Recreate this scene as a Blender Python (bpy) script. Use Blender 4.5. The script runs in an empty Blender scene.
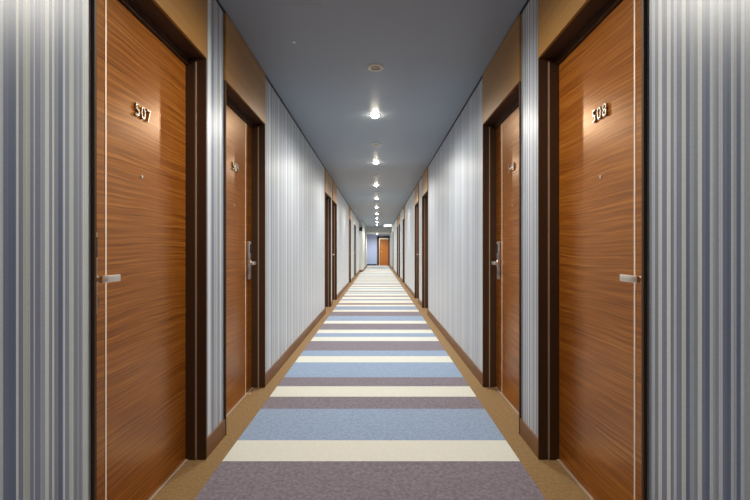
import bpy, bmesh, math, random
from mathutils import Vector, Matrix

random.seed(5)
sc = bpy.context.scene
COL = sc.collection

# ------------------------------------------------------------ camera, world, exposure
H = 1.087                      # eye height
F = 430.0                      # focal length in pixels of a 750 px wide frame
cam_data = bpy.data.cameras.new('camera')
cam_data.sensor_width = 36.0
cam_data.lens = F / 750.0 * 36.0
cam_data.shift_x = -2.5 / 750.0
cam_data.clip_start = 0.02
cam_data.clip_end = 200
cam = bpy.data.objects.new('camera', cam_data)
COL.objects.link(cam)
cam.location = (0, 0, H)
cam.rotation_euler = (math.radians(90), 0, 0)
sc.camera = cam

world = bpy.data.worlds.new('world')
sc.world = world
world.use_nodes = True
world.node_tree.nodes['Background'].inputs[0].default_value = (0.5, 0.55, 0.65, 1)
world.node_tree.nodes['Background'].inputs[1].default_value = 0.1

sc.view_settings.view_transform = 'Standard'
sc.view_settings.look = 'None'
sc.view_settings.gamma = 1.0
sc.view_settings.use_curve_mapping = False
sc.view_settings.exposure = 1.4
sc.cycles.max_bounces = 12
sc.cycles.diffuse_bounces = 8
sc.cycles.glossy_bounces = 5
sc.cycles.use_denoising = True
sc.cycles.sample_clamp_indirect = 8.0
LAMP_W = 66.0
LAMP_COL = (1.0, 0.965, 0.885)

# ------------------------------------------------------------ sizes of the place
WL, WR = 0.90, 0.847           # distance of the left / right wall from the eye
CEIL = H + 1.40
Y0, Y1 = -4.0, 30.0
CX = (WR - WL) / 2
DEEP = 0.0916                  # door leaf behind the wall face
PROUD = 0.012                  # door frame in front of the wall face
FW = 0.012
HEAD = H + 0.994               # top of the opening
LEAFTOP = H + 0.958

# ------------------------------------------------------------ helpers
def srgb(r, g, b):
    def f(c):
        c /= 255.0
        return c / 12.92 if c <= 0.04045 else ((c + 0.055) / 1.055) ** 2.4
    return (f(r), f(g), f(b), 1.0)

class MB:
    def __init__(self):
        self.bm = bmesh.new()
    def box(self, x0, x1, y0, y1, z0, z1, mi=0, bevel=0.0):
        x0, x1 = min(x0, x1), max(x0, x1)
        y0, y1 = min(y0, y1), max(y0, y1)
        r = bmesh.ops.create_cube(self.bm, size=1.0)
        vs = r['verts']
        for v in vs:
            v.co = Vector(((x0 + x1) / 2 + v.co.x * (x1 - x0), (y0 + y1) / 2 + v.co.y * (y1 - y0),
                           (z0 + z1) / 2 + v.co.z * (z1 - z0)))
        for f in {f for v in vs for f in v.link_faces}:
            f.material_index = mi
        if bevel:
            es = list({e for v in vs for e in v.link_edges})
            bmesh.ops.bevel(self.bm, geom=es, offset=bevel, segments=2, affect='EDGES', profile=0.5)
        return self
    def cyl(self, c, axis, r0, r1, h, seg=32, cap=True):
        m = {'x': Matrix.Rotation(math.pi / 2, 4, 'Y'), 'y': Matrix.Rotation(-math.pi / 2, 4, 'X'), 'z': Matrix.Identity(4)}[axis]
        bmesh.ops.create_cone(self.bm, cap_ends=cap, segments=seg, radius1=r0, radius2=r1, depth=h,
                              matrix=Matrix.Translation(c) @ m)
        return self
    def lathe(self, prof, c, seg=40):
        rings = []
        for (r, z) in prof:
            rings.append([self.bm.verts.new((c[0] + r * math.cos(2 * math.pi * k / seg),
                                             c[1] + r * math.sin(2 * math.pi * k / seg), c[2] + z)) for k in range(seg)])
        for a, b in zip(rings, rings[1:]):
            for k in range(seg):
                self.bm.faces.new((a[k], a[(k + 1) % seg], b[(k + 1) % seg], b[k]))
        return self
    def build(self, name, mats, parent=None, smooth=False):
        if not isinstance(mats, (list, tuple)):
            mats = [mats]
        bmesh.ops.recalc_face_normals(self.bm, faces=self.bm.faces)
        me = bpy.data.meshes.new(name)
        self.bm.to_mesh(me)
        self.bm.free()
        for m in mats:
            me.materials.append(m)
        if smooth:
            for p in me.polygons:
                p.use_smooth = True
            me.set_sharp_from_angle(angle=math.radians(35))
        o = bpy.data.objects.new(name, me)
        COL.objects.link(o)
        if parent is not None:
            o.parent = parent
        return o

def tag(o, label=None, cat=None, group=None, kind=None):
    if label: o['label'] = label
    if cat: o['category'] = cat
    if group: o['group'] = group
    if kind: o['kind'] = kind
    return o

def empty(name, loc):
    o = bpy.data.objects.new(name, None)
    o.location = loc
    o.empty_display_size = 0.1
    COL.objects.link(o)
    return o

# ------------------------------------------------------------ materials
def new_mat(name):
    m = bpy.data.materials.new(name)
    m.use_nodes = True
    nt = m.node_tree
    b = nt.nodes['Principled BSDF']
    return m, nt, b

def simple(name, col, rough=0.5, metal=0.0, spec=0.5, coat=0.0, noise=0.06, scale=40.0):
    m, nt, b = new_mat(name)
    tc = nt.nodes.new('ShaderNodeTexCoord')
    n = nt.nodes.new('ShaderNodeTexNoise')
    n.inputs['Scale'].default_value = scale
    nt.links.new(tc.outputs['Object'], n.inputs['Vector'])
    mr = nt.nodes.new('ShaderNodeMapRange')
    mr.inputs['To Min'].default_value = 1 - noise
    mr.inputs['To Max'].default_value = 1 + noise
    nt.links.new(n.outputs['Fac'], mr.inputs['Value'])
    mx = nt.nodes.new('ShaderNodeVectorMath')
    mx.operation = 'SCALE'
    mx.inputs[0].default_value = col[:3]
    nt.links.new(mr.outputs['Result'], mx.inputs['Scale'])
    nt.links.new(mx.outputs['Vector'], b.inputs['Base Color'])
    b.inputs['Roughness'].default_value = rough
    b.inputs['Metallic'].default_value = metal
    b.inputs['Specular IOR Level'].default_value = spec
    b.inputs['Coat Weight'].default_value = coat
    b.inputs['Coat Roughness'].default_value = 0.08
    return m

C = {  # wallpaper inks
    'k': (86, 100, 126), 'b': (102, 115, 140), 'p': (120, 125, 147), 'g': (130, 139, 152),
    'm': (154, 162, 173), 'l': (184, 192, 202), 'c': (178, 186, 178), 'w': (208, 212, 213), 'y': (196, 202, 198),
}
def wallpaper(name, px, vx, w, last, blur=0.0):
    """vertical printed stripes; px = [(image x where it starts, ink)] read off the near end of the wall"""
    st = [(w * F / abs(vx - x), c) for x, c in px]
    st.sort()
    y0 = st[0][0]
    per = last - y0
    m, nt, b = new_mat(name)
    L = nt.links
    tc = nt.nodes.new('ShaderNodeTexCoord')
    sep = nt.nodes.new('ShaderNodeSeparateXYZ')
    L.new(tc.outputs['Object'], sep.inputs[0])
    a = nt.nodes.new('ShaderNodeMath'); a.operation = 'SUBTRACT'; a.inputs[1].default_value = y0
    L.new(sep.outputs['Y'], a.inputs[0])
    d = nt.nodes.new('ShaderNodeMath'); d.operation = 'DIVIDE'; d.inputs[1].default_value = per
    L.new(a.outputs[0], d.inputs[0])
    fr = nt.nodes.new('ShaderNodeMath'); fr.operation = 'FRACT'
    L.new(d.outputs[0], fr.inputs[0])
    rp = nt.nodes.new('ShaderNodeValToRGB')
    cr = rp.color_ramp
    cr.interpolation = 'CONSTANT'
    st = st[:32]
    cr.elements[0].position = 0.0
    cr.elements[0].color = srgb(*C[st[0][1]])
    cr.elements[1].position = (st[1][0] - y0) / per
    cr.elements[1].color = srgb(*C[st[1][1]])
    for y, c in st[2:]:
        e = cr.elements.new((y - y0) / per)
        e.color = srgb(*C[c])
    L.new(fr.outputs[0], rp.inputs[0])
    # fine pin-stripes plus woven grain of the paper
    cv = nt.nodes.new('ShaderNodeCombineXYZ')
    L.new(sep.outputs['Y'], cv.inputs['Y'])
    zs = nt.nodes.new('ShaderNodeMath'); zs.operation = 'MULTIPLY'; zs.inputs[1].default_value = 0.004
    L.new(sep.outputs['Z'], zs.inputs[0]); L.new(zs.outputs[0], cv.inputs['Z'])
    n1 = nt.nodes.new('ShaderNodeTexNoise'); n1.inputs['Scale'].default_value = 170; n1.inputs['Detail'].default_value = 2
    L.new(cv.outputs[0], n1.inputs['Vector'])
    n2 = nt.nodes.new('ShaderNodeTexNoise'); n2.inputs['Scale'].default_value = 160
    L.new(tc.outputs['Object'], n2.inputs['Vector'])
    ad = nt.nodes.new('ShaderNodeMath'); ad.operation = 'MULTIPLY_ADD'; ad.inputs[1].default_value = 0.35
    L.new(n2.outputs['Fac'], ad.inputs[0]); L.new(n1.outputs['Fac'], ad.inputs[2])
    mr = nt.nodes.new('ShaderNodeMapRange')
    mr.inputs['From Min'].default_value = 0.35; mr.inputs['From Max'].default_value = 1.0
    mr.inputs['To Min'].default_value = 0.74; mr.inputs['To Max'].default_value = 1.2
    L.new(ad.outputs[0], mr.inputs['Value'])
    sc_ = nt.nodes.new('ShaderNodeVectorMath'); sc_.operation = 'SCALE'
    L.new(rp.outputs['Color'], sc_.inputs[0]); L.new(mr.outputs['Result'], sc_.inputs['Scale'])
    L.new(sc_.outputs[0], b.inputs['Base Color'])
    b.inputs['Roughness'].default_value = 0.4
    b.inputs['Specular IOR Level'].default_value = 0.7
    b.inputs['Sheen Weight'].default_value = 0.4
    b.inputs['Sheen Roughness'].default_value = 0.35
    return m

LPX = [(0, 'l'), (3, 'b'), (9, 'k'), (16, 'w'), (18.5, 'p'), (23, 'c'), (30, 'p'), (33.5, 'l'), (35, 'p'), (40, 'm'), (45, 'w'),
       (49, 'g'), (52, 'w'), (54, 'g'), (58, 'k'), (62, 'p'), (63, 'w'), (65, 'g'), (69, 'l'), (71, 'y'), (73.5, 'g'), (77, 'm'),
       (79, 'g'), (81, 'm'), (82.5, 'w'), (88, 'l')]
RPX = [(750, 'm'), (745, 'l'), (741, 'k'), (737, 'm'), (734, 'l'), (731, 'k'), (727, 'b'), (723, 'l'), (719, 'g'), (716, 'm'),
       (713, 'l'), (710, 'k'), (706, 'b'), (702, 'w'), (698, 'g'), (694, 'm'), (690, 'k'), (686, 'y'), (682, 'p'), (677, 'l'),
       (674, 'p'), (671, 'w'), (667, 'p'), (662, 'w'), (658.5, 'g'), (655, 'l'), (652, 'g'), (648, 'w')]
M = {}
M['paper_left'] = wallpaper('striped_wallpaper_left', LPX, 377.5, WL, 1.349)
M['paper_right'] = wallpaper('striped_wallpaper_right', RPX, 377.5, WR, 1.352)
M['ceiling'] = simple('ceiling_paint', srgb(146, 156, 167), 0.45, spec=0.35, noise=0.015, scale=3)
M['plain_wall'] = simple('bluish_lit_wall', srgb(168, 180, 214), 0.6, noise=0.02)  # bluish light on the end wall, put into its base colour
M['plain_white'] = simple('white_paint', srgb(214, 214, 208), 0.6, noise=0.02)
M['frame'] = simple('dark_bronze_frame', srgb(74, 50, 32), 0.55, spec=0.25, noise=0.05)
M['grey_frame'] = simple('grey_painted_frame', srgb(118, 118, 110), 0.45, noise=0.03)
M['seal'] = simple('pale_seal', srgb(170, 150, 132), 0.5)
M['silver'] = simple('brushed_steel', (0.72, 0.70, 0.68, 1), 0.28, 1.0, noise=0.03)
M['nickel'] = simple('warm_nickel', (0.86, 0.80, 0.68, 1), 0.3, 1.0, noise=0.03)
M['digit'] = simple('polished_digit_metal', (0.66, 0.60, 0.50, 1), 0.3, 1.0, noise=0.02)
M['inlay'] = simple('bright_metal_inlay', srgb(255, 238, 218), 0.5, 0.1, noise=0.03)
M['black'] = simple('black_plastic', srgb(22, 22, 24), 0.5)
M['skirt'] = simple('brown_baseboard', srgb(126, 88, 56), 0.45, noise=0.1, scale=12)
M['gap'] = simple('dark_shadow_gap', srgb(34, 34, 40), 0.7)  # shade of the ceiling gap as colour; also the dark baseboard and box cover
M['white_trim'] = simple('white_trim', srgb(226, 222, 210), 0.45)
M['dark_lens'] = simple('unlit_lens', srgb(150, 138, 120), 0.35)

def emis(name, col, s):
    m, nt, b = new_mat(name)
    b.inputs['Base Color'].default_value = (0.8, 0.8, 0.8, 1)
    b.inputs['Emission Color'].default_value = col
    b.inputs['Emission Strength'].default_value = s
    return m
M['lamp'] = emis('lit_lamp', (1.0, 0.90, 0.70, 1), 45.0)
M['panel_lamp'] = emis('lit_panel', (0.95, 0.97, 1.0, 1), 1.2)

def wood(name, c0, c1, c2, rough, coat, scale=1.0, metal=0.0):
    m, nt, b = new_mat(name)
    L = nt.links
    tc = nt.nodes.new('ShaderNodeTexCoord')
    geo = nt.nodes.new('ShaderNodeNewGeometry')
    # slow wobble so that the horizontal grain waves
    nw = nt.nodes.new('ShaderNodeTexNoise'); nw.inputs['Scale'].default_value = 1.6
    L.new(geo.outputs['Position'], nw.inputs['Vector'])
    sp = nt.nodes.new('ShaderNodeSeparateXYZ'); L.new(geo.outputs['Position'], sp.inputs[0])
    wb = nt.nodes.new('ShaderNodeMath'); wb.operation = 'MULTIPLY_ADD'; wb.inputs[1].default_value = 0.06
    L.new(nw.outputs['Fac'], wb.inputs[0]); L.new(sp.outputs['Z'], wb.inputs[2])
    cv = nt.nodes.new('ShaderNodeCombineXYZ')
    ys = nt.nodes.new('ShaderNodeMath'); ys.operation = 'MULTIPLY'; ys.inputs[1].default_value = 0.014
    L.new(sp.outputs['Y'], ys.inputs[0]); L.new(ys.outputs[0], cv.inputs['Y'])
    xs = nt.nodes.new('ShaderNodeMath'); xs.operation = 'MULTIPLY'; xs.inputs[1].default_value = 0.5
    L.new(sp.outputs['X'], xs.inputs[0]); L.new(xs.outputs[0], cv.inputs['X'])
    L.new(wb.outputs[0], cv.inputs['Z'])
    n1 = nt.nodes.new('ShaderNodeTexNoise'); n1.inputs['Scale'].default_value = 115 * scale; n1.inputs['Detail'].default_value = 4
    n1.inputs['Roughness'].default_value = 0.62
    L.new(cv.outputs[0], n1.inputs['Vector'])
    rp = nt.nodes.new('ShaderNodeValToRGB')
    cr = rp.color_ramp
    cr.elements[0].position = 0.30; cr.elements[0].color = c0
    cr.elements[1].position = 0.70; cr.elements[1].color = c2
    e = cr.elements.new(0.5); e.color = c1
    L.new(n1.outputs['Fac'], rp.inputs[0])
    L.new(rp.outputs['Color'], b.inputs['Base Color'])
    b.inputs['Roughness'].default_value = rough
    b.inputs['Coat Weight'].default_value = coat
    b.inputs['Coat Roughness'].default_value = 0.24
    b.inputs['Metallic'].default_value = metal
    return m
M['wood'] = wood('teak_veneer_horizontal', srgb(112, 56, 14), srgb(154, 87, 26), srgb(186, 119, 48), 0.29, 0.0, 1.0, 0.22)
M['wood'].node_tree.nodes['Principled BSDF'].inputs['Specular Tint'].default_value = (1.0, 0.78, 0.42, 1)
M['wood'].node_tree.nodes['Principled BSDF'].inputs['IOR'].default_value = 1.65
M['wood'].node_tree.nodes['Principled BSDF'].inputs['Specular IOR Level'].default_value = 0.8
M['end_wood'] = wood('orange_wood', srgb(146, 80, 20), srgb(176, 102, 30), srgb(190, 118, 42), 0.4, 0.3)
M['bronze'] = wood('golden_bronze_panel', srgb(150, 108, 50), srgb(158, 114, 54), srgb(166, 122, 60), 0.42, 0.1, 0.4, 0.2)

def carpet(name, base, contrast=0.35, scale=260.0):
    m, nt, b = new_mat(name)
    L = nt.links
    tc = nt.nodes.new('ShaderNodeTexCoord')
    n = nt.nodes.new('ShaderNodeTexNoise'); n.inputs['Scale'].default_value = scale; n.inputs['Detail'].default_value = 3
    n.inputs['Roughness'].default_value = 0.8
    L.new(tc.outputs['Object'], n.inputs['Vector'])
    n2 = nt.nodes.new('ShaderNodeTexNoise'); n2.inputs['Scale'].default_value = scale * 0.22; n2.inputs['Detail'].default_value = 3
    L.new(tc.outputs['Object'], n2.inputs['Vector'])
    av = nt.nodes.new('ShaderNodeMath'); av.operation = 'MULTIPLY_ADD'; av.inputs[1].default_value = 0.6
    L.new(n2.outputs['Fac'], av.inputs[0]); L.new(n.outputs['Fac'], av.inputs[2])
    mr = nt.nodes.new('ShaderNodeMapRange')
    mr.inputs['From Min'].default_value = 0.55; mr.inputs['From Max'].default_value = 1.05
    mr.inputs['To Min'].default_value = 1 - contrast; mr.inputs['To Max'].default_value = 1 + contrast
    L.new(av.outputs[0], mr.inputs['Value'])
    s = nt.nodes.new('ShaderNodeVectorMath'); s.operation = 'SCALE'; s.inputs[0].default_value = base[:3]
    L.new(mr.outputs['Result'], s.inputs['Scale'])
    L.new(s.outputs[0], b.inputs['Base Color'])
    b.inputs['Roughness'].default_value = 0.95
    b.inputs['Specular IOR Level'].default_value = 0.15
    b.inputs['Sheen Weight'].default_value = 0.25
    bp = nt.nodes.new('ShaderNodeBump'); bp.inputs['Strength'].default_value = 0.35; bp.inputs['Distance'].default_value = 0.003
    L.new(n.outputs['Fac'], bp.inputs['Height']); L.new(bp.outputs[0], b.inputs['Normal'])
    return m
M['c_tan'] = carpet('tan_carpet', srgb(140, 110, 66), 0.4)
M['c_purple'] = carpet('mauve_grey_carpet', srgb(122, 114, 125), 0.6)
M['c_blue'] = carpet('dusty_blue_carpet', srgb(138, 158, 186), 0.35)
M['c_white'] = carpet('cream_carpet', srgb(216, 216, 206), 0.08)

# ------------------------------------------------------------ doors: (number of the setting name, side, near edge, width, latch at near/far, room number)
OW = 0.866
DOORS = [
    (1, 'L', 1.361, OW, 'near', '507', 0.207), (2, 'L', 2.528, OW, 'far', '509', 0.166),
    (3, 'L', 7.35, OW, 'near', '-', 0.2), (4, 'L', 8.52, OW, 'far', '-', 0.2),
    (5, 'L', 13.5, OW, 'near', '-', 0.2), (6, 'L', 16.4, 1.5, 'far', '', 0.2),
    (7, 'R', 1.361, OW, 'near', '508', 0.207), (8, 'R', 2.54, OW, 'far', '510', 0.166),
    (9, 'R', 7.2, OW, 'near', '-', 0.2), (10, 'R', 8.8, OW, 'far', '-', 0.2),
    (11, 'R', 13.4, OW, 'near', '-', 0.2), (12, 'R', 16.2, OW, 'near', '-', 0.2),
    (13, 'R', 17.65, OW, 'far', '-', 0.2), (14, 'R', 22.6, 1.3, 'near', '', 0.2),
]
STEP_Y, STEP_X = 21.3, 0.733    # the left wall steps in near the far end

# ------------------------------------------------------------ setting
MB().box(-1.4, 1.4, Y0, Y1 + 0.3, -0.1, 0.0).build('floor', M['c_tan'])
tag(bpy.data.objects['floor'], 'tan carpeted floor along both edges of the corridor', 'floor', kind='structure')
o = MB().box(-1.4, 1.4, Y0, Y1 + 0.3, CEIL, CEIL + 0.1).build('ceiling', M['ceiling'])
tag(o, 'smooth grey blue painted corridor ceiling', 'ceiling', kind='structure')

def wall(name, side, mat, label):
    s, w = (-1, WL) if side == 'L' else (1, WR)
    mb = MB()
    y = Y0
    for (_, sd, a, ow, *_r) in DOORS:
        if sd != side: continue
        mb.box(s * w, s * (w + 0.25), y, a - FW, 0, CEIL)
        mb.box(s * w, s * (w + 0.25), a - FW, a + ow + FW, HEAD + FW, CEIL)
        mb.box(s * (w + 0.15), s * (w + 0.25), a - FW, a + ow + FW, 0, HEAD + FW)
        y = a + ow + FW
    mb.box(s * w, s * (w + 0.25), y, STEP_Y if side == 'L' else Y1, 0, CEIL)
    o = mb.build(name, mat)
    return tag(o, label, 'wall', kind='structure')
wall('wall_left', 'L', M['paper_left'], 'left corridor wall in vertically striped blue grey and cream wallpaper')
wall('wall_right', 'R', M['paper_right'], 'right corridor wall in vertically striped blue grey and cream wallpaper')
o = MB().box(-STEP_X, -WL - 0.25, STEP_Y, Y1, 0, CEIL).build('wall_step', M['plain_white'])
tag(o, 'pale wall stepping inward on the left near the far end', 'wall', kind='structure')
o = MB().box(-1.15, 1.1, Y1, Y1 + 0.2, 0, CEIL).build('wall_end', M['plain_wall'])
tag(o, 'wall tinted for bluish light, closing the far end of the corridor', 'wall', kind='structure')
o = MB().box(-1.15, 1.1, Y0 - 0.2, Y0, 0, CEIL).build('wall_back', M['plain_white'])
tag(o, 'plain wall closing the corridor behind the camera', 'wall', kind='structure')
o = MB().box(-STEP_X, WR, 26.6, Y1, H + 1.09, CEIL).build('ceiling_bulkhead', M['plain_white'])
tag(o, 'lowered ceiling section before the far end wall', 'ceiling', kind='structure')

BB = 0.098
def skirting(name, side, label):
    s, w = (-1, WL) if side == 'L' else (1, WR)
    mb = MB()
    y = Y0
    for (_, sd, a, ow, *_r) in DOORS:
        if sd != side: continue
        mb.box(s * (w - 0.010), s * w, y, a - FW, 0, BB)
        y = a + ow + FW
    mb.box(s * (w - 0.010), s * w, y, STEP_Y if side == 'L' else Y1, 0, BB)
    if side == 'L':
        mb.box(-w, -STEP_X + 0.01, STEP_Y - 0.01, STEP_Y, 0, BB)
        mb.box(-STEP_X, -STEP_X + 0.01, STEP_Y, Y1, 0, BB)
    tag(mb.build(name, M['skirt']), label, 'baseboard', kind='structure')
skirting('baseboard_left', 'L', 'brown baseboard along the foot of the left wall')
skirting('baseboard_right', 'R', 'brown baseboard along the foot of the right wall')
o = MB().box(-STEP_X + 0.01, -0.06, Y1 - 0.01, Y1, 0, BB).build('baseboard_end', M['gap'])
tag(o, 'dark baseboard under the end wall tinted for bluish light', 'baseboard', kind='structure')

# dark strip, coloured as the shade in the gap between walls and ceiling
for i, (s, w, nm) in enumerate(((-1, WL, 'left'), (1, WR, 'right'))):
    o = MB().box(s * (w - 0.008), s * w, Y0, STEP_Y if s < 0 else 26.6, CEIL - 0.012, CEIL).build('trim_%d' % (i + 1), M['gap'])
    tag(o, 'thin dark strip for the shaded gap where the %s wall meets the ceiling' % nm, 'trim', kind='structure')

# striped carpet runner
U = 0.2426
seq = 'w1 b2 p1 w1 p1 b2 w1 b1 p2 w1 b1 w1 p2 w1 b2 p2 w1 b2 w1 p1 w2 b1 w2 p1 w2 b1 w1 p1 w2 b1 w2 p1 w2 b1'.split()
mi = {'p': 0, 'b': 1, 'w': 2}
runs = []
y = 2.205
for t in seq:
    n = int(t[1:]); runs.append((y, y + n * U, mi[t[0]])); y += n * U
rr = random.Random(3)
while y < Y1:
    n = rr.choice([1, 2, 2]); runs.append((y, min(Y1, y + n * U), 2)); y += n * U
    if y < Y1:
        runs.append((y, min(Y1, y + U), rr.choice([0, 1]))); y += U
runs = [r for r in runs if r[1] - r[0] > 0.01]
yy = 2.205
for n, c in ((3, 0), (1, 2), (2, 1), (1, 0), (1, 2), (2, 0), (2, 1), (1, 2), (2, 0), (1, 1), (1, 2), (2, 0), (2, 1), (1, 2), (2, 0)):
    if yy <= Y0: break
    runs.append((max(Y0, yy - n * U), yy, c)); yy -= n * U
mb = MB()
for a, b, c in runs:
    if b > STEP_Y > a:
        mb.box(-0.797, 0.731, a, STEP_Y - 0.015, 0.0, 0.004, mi=c)
        a = STEP_Y - 0.015
    mb.box(-0.797 if a < STEP_Y - 0.1 else -0.70, 0.731, a, b, 0.0, 0.004, mi=c)
o = mb.build('carpet_runner', [M['c_purple'], M['c_blue'], M['c_white']])
tag(o, 'long carpet runner striped crosswise in mauve grey, dusty blue and cream down the corridor', 'carpet')

# ------------------------------------------------------------ door builder
def digit_mesh(ch, h):
    cu = bpy.data.curves.new('digit', 'FONT')
    cu.body = ch
    cu.size = h / 0.72
    cu.extrude = 0.0035
    cu.bevel_depth = 0.0008
    cu.offset = -0.0005
    cu.align_x = 'CENTER'
    cu.resolution_u = 6
    ob = bpy.data.objects.new('digit_source', cu)
    COL.objects.link(ob)
    bpy.context.view_layer.update()
    dg = bpy.context.evaluated_depsgraph_get()
    me = bpy.data.meshes.new_from_object(ob.evaluated_get(dg))
    bpy.data.objects.remove(ob)
    bpy.data.curves.remove(cu)
    me.name = 'digit'
    me.transform(Matrix.Diagonal((0.9, 1, 1, 1)))
    return me
DIG = {}

SIDE = {'L': 'left', 'R': 'right'}
DLAB = {
    1: 'teak hotel room door numbered 507 in dark bronze frame, nearest on the left',
    2: 'teak hotel room door just beyond door 507 on the left, grey lock plate',
    3: 'dark framed room door further down left wall, nearer of its pair',
    4: 'dark framed room door further down left wall, farther of its pair',
    5: 'dark framed room door on left wall just before the wide grey doorway',
    6: 'wide grey framed doorway on left wall before the stepped wall',
    7: 'teak hotel room door numbered 508 in dark bronze frame, nearest on the right',
    8: 'teak hotel room door just beyond door 508 on the right, grey lock plate',
    9: 'dark framed room door on right wall, third door from the camera',
    10: 'dark framed room door on right wall, fourth door from the camera',
    11: 'dark framed room door on right wall, fifth door from the camera',
    12: 'dark framed room door on right wall, sixth door from the camera',
    13: 'dark framed room door on right wall, seventh door from the camera',
    14: 'grey framed doorway on right wall, last before the end wall',
}
def door(n, side, a, ow, latch, num, inl):
    s, w = (-1, WL) if side == 'L' else (1, WR)
    b = a + ow
    mid = (a + b) / 2
    root = empty('door_%d' % n, (s * w, mid, 0))
    tag(root, DLAB[n], 'door', kind='structure')
    X = lambda d: s * d                   # local, d = depth into the wall
    h = ow / 2
    grey = (num == '')
    fm = M['grey_frame'] if grey else M['frame']
    mb = MB()
    for q in (-1, 1):
        mb.box(X(-PROUD), X(0.036), q * h, q * (h + FW), 0, HEAD, bevel=0.0012)
        mb.box(X(0.044), X(0.15), q * (h - 0.003), q * (h + FW), 0, HEAD + FW)
    mb.box(X(0.0005), X(0.078), -h - FW, h + FW, HEAD, HEAD + FW)
    mb.box(X(0.078), X(0.15), -h - FW, h + FW, LEAFTOP, HEAD + FW)
    fr = mb.build('door_frame', fm, root)
    if not grey:
        mb = MB()
        for q in (-1, 1):
            mb.box(X(0.036), X(0.044), q * (h - 0.003), q * (h + 0.004), 0.004, HEAD - 0.02)
        tag(mb.build('seal', M['seal'], fr), 'pale strip set in the dark frame')
    leaf = MB().box(X(DEEP), X(DEEP + 0.045), -h + 0.005, h - 0.005, 0.006, LEAFTOP - 0.002, bevel=0.001).build('door_leaf', M['grey_frame'] if grey else M['wood'], root)
    MB().box(X(DEEP - 0.012), X(DEEP + 0.05), -h + 0.003, h - 0.003, 0.0, 0.005).build('threshold', M['seal'], root)
    # panel above the frame
    MB().box(X(-0.0135), X(0.0), -h - FW, h + FW, HEAD + 0.001, CEIL - 0.012, bevel=0.001).build('transom_panel', M['bronze'] if not grey else M['plain_white'], root)
    ls = -1 if latch == 'near' else 1     # which side carries the latch (local y)
    ly = ls * (h - 0.106)
    if not grey:
        iy = ls * (h - inl)
        tag(MB().box(X(DEEP - 0.0015), X(DEEP + 0.002), iy - 0.004, iy + 0.004, 0.006, LEAFTOP - 0.003).build('metal_inlay', M['inlay'], leaf), 'bright thin vertical metal strip')
    zc = H - 0.100
    lp = MB().box(X(DEEP - 0.022), X(DEEP + 0.001), ly - 0.025, ly + 0.025, zc - 0.125, zc + 0.165, bevel=0.006).build('lock_plate', M['silver'], root, smooth=True)
    if not grey:
        mb = MB().box(X(DEEP - 0.026), X(DEEP - 0.02), ly - 0.018, ly + 0.018, zc + 0.075, zc + 0.145, bevel=0.002)
        mb.build('card_reader', M['black'], lp)
    mb = MB()
    mb.cyl((X(DEEP - 0.034), ly, zc), 'x', 0.011, 0.011, 0.03, 20)
    mb.cyl((X(DEEP - 0.024), ly, zc), 'x', 0.021, 0.021, 0.006, 28)
    y0, y1 = ly + ls * 0.013, ly - ls * 0.092
    mb.box(X(DEEP - 0.062), X(DEEP - 0.049), y0, y1, zc - 0.0125, zc + 0.0125, bevel=0.003)
    mb.build('door_handle', M['nickel'], root, smooth=True)
    if grey:
        return
    mb = MB()
    mb.cyl((X(DEEP - 0.001), 0.012, H + 0.308), 'x', 0.0075, 0.0075, 0.006, 20)
    tag(mb.build('peephole', M['nickel'], root, smooth=True), 'tiny brass peephole')
    if num == '-':
        return
    nc = 0.013 * (1 if n in (1, 7, 3) else 2)
    for k, ch in enumerate(num):
        if ch not in DIG:
            DIG[ch] = digit_mesh(ch, 0.055)
            DIG[ch].materials.clear()
            DIG[ch].materials.append(M['digit'])
        d = bpy.data.objects.new('digit', DIG[ch])
        COL.objects.link(d)
        d.parent = root
        off = (k - 1) * 0.043
        zz = H + 0.577 - 0.0275
        if side == 'L':
            R = Matrix(((0, 0, 1), (1, 0, 0), (0, 1, 0))).to_4x4()      # text x -> +y, y -> +z, normal -> +x
            d.matrix_local = Matrix.Translation((X(DEEP - 0.005), nc + off, zz)) @ R
        else:
            R = Matrix(((0, 0, -1), (-1, 0, 0), (0, 1, 0))).to_4x4()
            d.matrix_local = Matrix.Translation((X(DEEP - 0.005), nc - off, zz)) @ R
for D in DOORS:
    door(*D)

# far end door
root = empty('door_15', (0.42, Y1, 0))
tag(root, 'orange wooden door in the end wall of the corridor', 'door', kind='structure')
mb = MB()
mb.box(-0.45, -0.31, -0.07, 0.0, 0, 2.0); mb.box(0.34, 0.42, -0.07, 0.0, 0, 2.0); mb.box(-0.45, 0.42, -0.07, 0.0, 1.92, 2.04)
mb.build('door_frame', M['frame'], root)
MB().box(-0.31, -0.27, -0.06, 0, 0, 1.92).box(-0.31, 0.34, -0.06, 0, 1.84, 1.92).build('door_lining', M['nickel'], root)
MB().box(-0.27, 0.34, -0.03, 0.0, 0.006, 1.84).build('door_leaf', M['end_wood'], root)
mb = MB(); mb.cyl((-0.2, -0.05, 0.98), 'y', 0.01, 0.01, 0.05, 16); mb.box(-0.21, -0.10, -0.08, -0.068, 0.97, 0.99)
mb.build('door_handle', M['nickel'], root)

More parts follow.
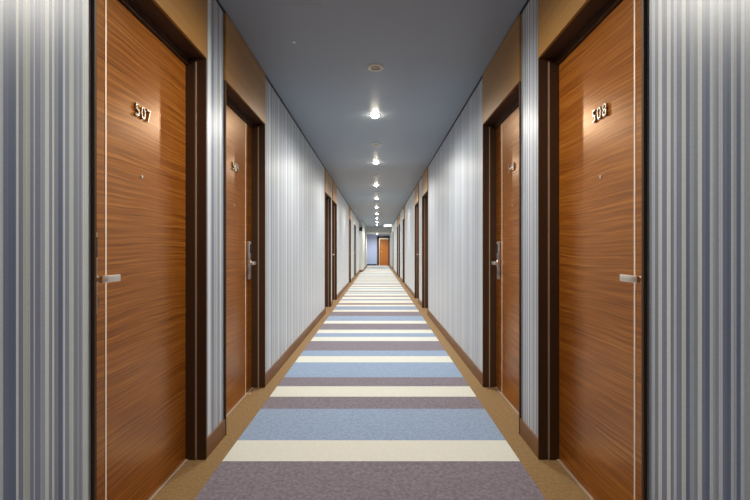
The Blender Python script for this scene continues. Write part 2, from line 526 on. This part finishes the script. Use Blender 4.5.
# ------------------------------------------------------------ ceiling fittings
ORD = ['first', 'second', 'third', 'fourth', 'fifth', 'sixth', 'seventh', 'eighth', 'ninth', 'tenth', 'eleventh', 'twelfth']
def downlight(y, label, z=CEIL, power=1.0):
    r = empty('ceiling_downlight', (CX, y, z))
    tag(r, label, 'ceiling light', 'lit downlights along the ceiling centre')
    mb = MB(); mb.lathe([(0.038, 0.004), (0.038, -0.004), (0.046, -0.007), (0.056, -0.005), (0.060, 0.0)], (0, 0, 0))
    mb.build('trim_ring', M['white_trim'], r, smooth=True)
    mb = MB(); mb.lathe([(0.040, 0.0), (0.038, -0.012), (0.030, -0.022), (0.016, -0.029), (0.0001, -0.031)], (0, 0, 0))
    tag(mb.build('lamp_lens', M['lamp'], r), 'glowing warm white lens')
    ld = bpy.data.lights.new('downlight_spot', 'SPOT')
    ld.energy = LAMP_W * power
    ld.color = LAMP_COL
    ld.spot_size = math.radians(174)
    ld.spot_blend = 1.0
    ld.shadow_soft_size = 0.035
    lo = bpy.data.objects.new('downlight_spot', ld)
    COL.objects.link(lo)
    lo.parent = r
    lo.location = (0, 0, -0.07)
ys = [-2.74, -0.34, 2.06]
for i, y in enumerate(ys):
    downlight(y, ['lit round downlight far behind the camera', 'lit round downlight just behind the camera',
                  'lit round downlight overhead between doors 507 and 508, above the picture'][i], power=[0.08, 0.02, 0.66][i])
y = 4.46; k = 0
while y < 26:
    downlight(y, 'lit warm round ceiling downlight, %s in view counting from the camera' % ORD[k])
    y += 2.4; k += 1
for j, y in enumerate((29.0 - 0.4,)):
    downlight(y, 'lit round downlight in the lowered ceiling at the far end', H + 1.09)

y = 3.29; k = 0
while y < 13.5:
    r = empty('ceiling_ring', (CX + 0.01, y, CEIL))  # unlit ring fitting of unclear use, built like a recessed downlight
    tag(r, 'unlit cream ring fitting on the ceiling, %s from the camera, before a downlight' % ORD[k], 'ceiling fitting', 'unlit ring fittings between the downlights')
    mb = MB(); mb.lathe([(0.040, 0.0), (0.040, -0.008), (0.050, -0.012), (0.060, -0.009), (0.064, 0.0)], (0, 0, 0))
    mb.build('trim_ring', M['white_trim'], r, smooth=True)
    mb = MB(); mb.lathe([(0.0001, -0.007), (0.02, -0.006), (0.040, -0.002)], (0, 0, 0))
    mb.build('cover', M['dark_lens'], r, smooth=True)
    y += 2.4; k += 1

# access hatch with its small latch
r = empty('access_hatch', (-0.46, 2.68, CEIL))
tag(r, 'flush square access hatch with small latch in the ceiling, left of centre', 'hatch')
MB().box(-0.15, 0.15, -0.235, 0.235, -0.0015, 0.0, bevel=0.0006).build('hatch_panel', M['ceiling'], r)
mb = MB(); mb.cyl((-0.1, 0.21, -0.004), 'z', 0.009, 0.012, 0.006, 20)
mb.build('latch', M['white_trim'], r)

# bright rectangular panel light near the far end on the right
r = empty('ceiling_panel_light', (0.58, 24.4, CEIL))
tag(r, 'bright rectangular panel light at right of the far ceiling', 'ceiling light')
MB().box(-0.23, 0.23, -0.8, 0.8, -0.02, 0.0, bevel=0.003).build('housing', M['white_trim'], r)
MB().box(-0.21, 0.21, -0.78, 0.78, -0.024, -0.019).build('diffuser', M['panel_lamp'], r)

# dark box high on the wall step
r = empty('wall_box', (-0.84, STEP_Y, H + 0.94))
tag(r, 'small dark box high on the stepped wall at the far left', 'box')
MB().box(-0.06, 0.10, -0.09, 0.0, 0.0, 0.19, bevel=0.008).build('housing', M['black'], r)
MB().box(-0.045, 0.085, -0.094, -0.088, 0.02, 0.17).build('front_cover', M['gap'], r)
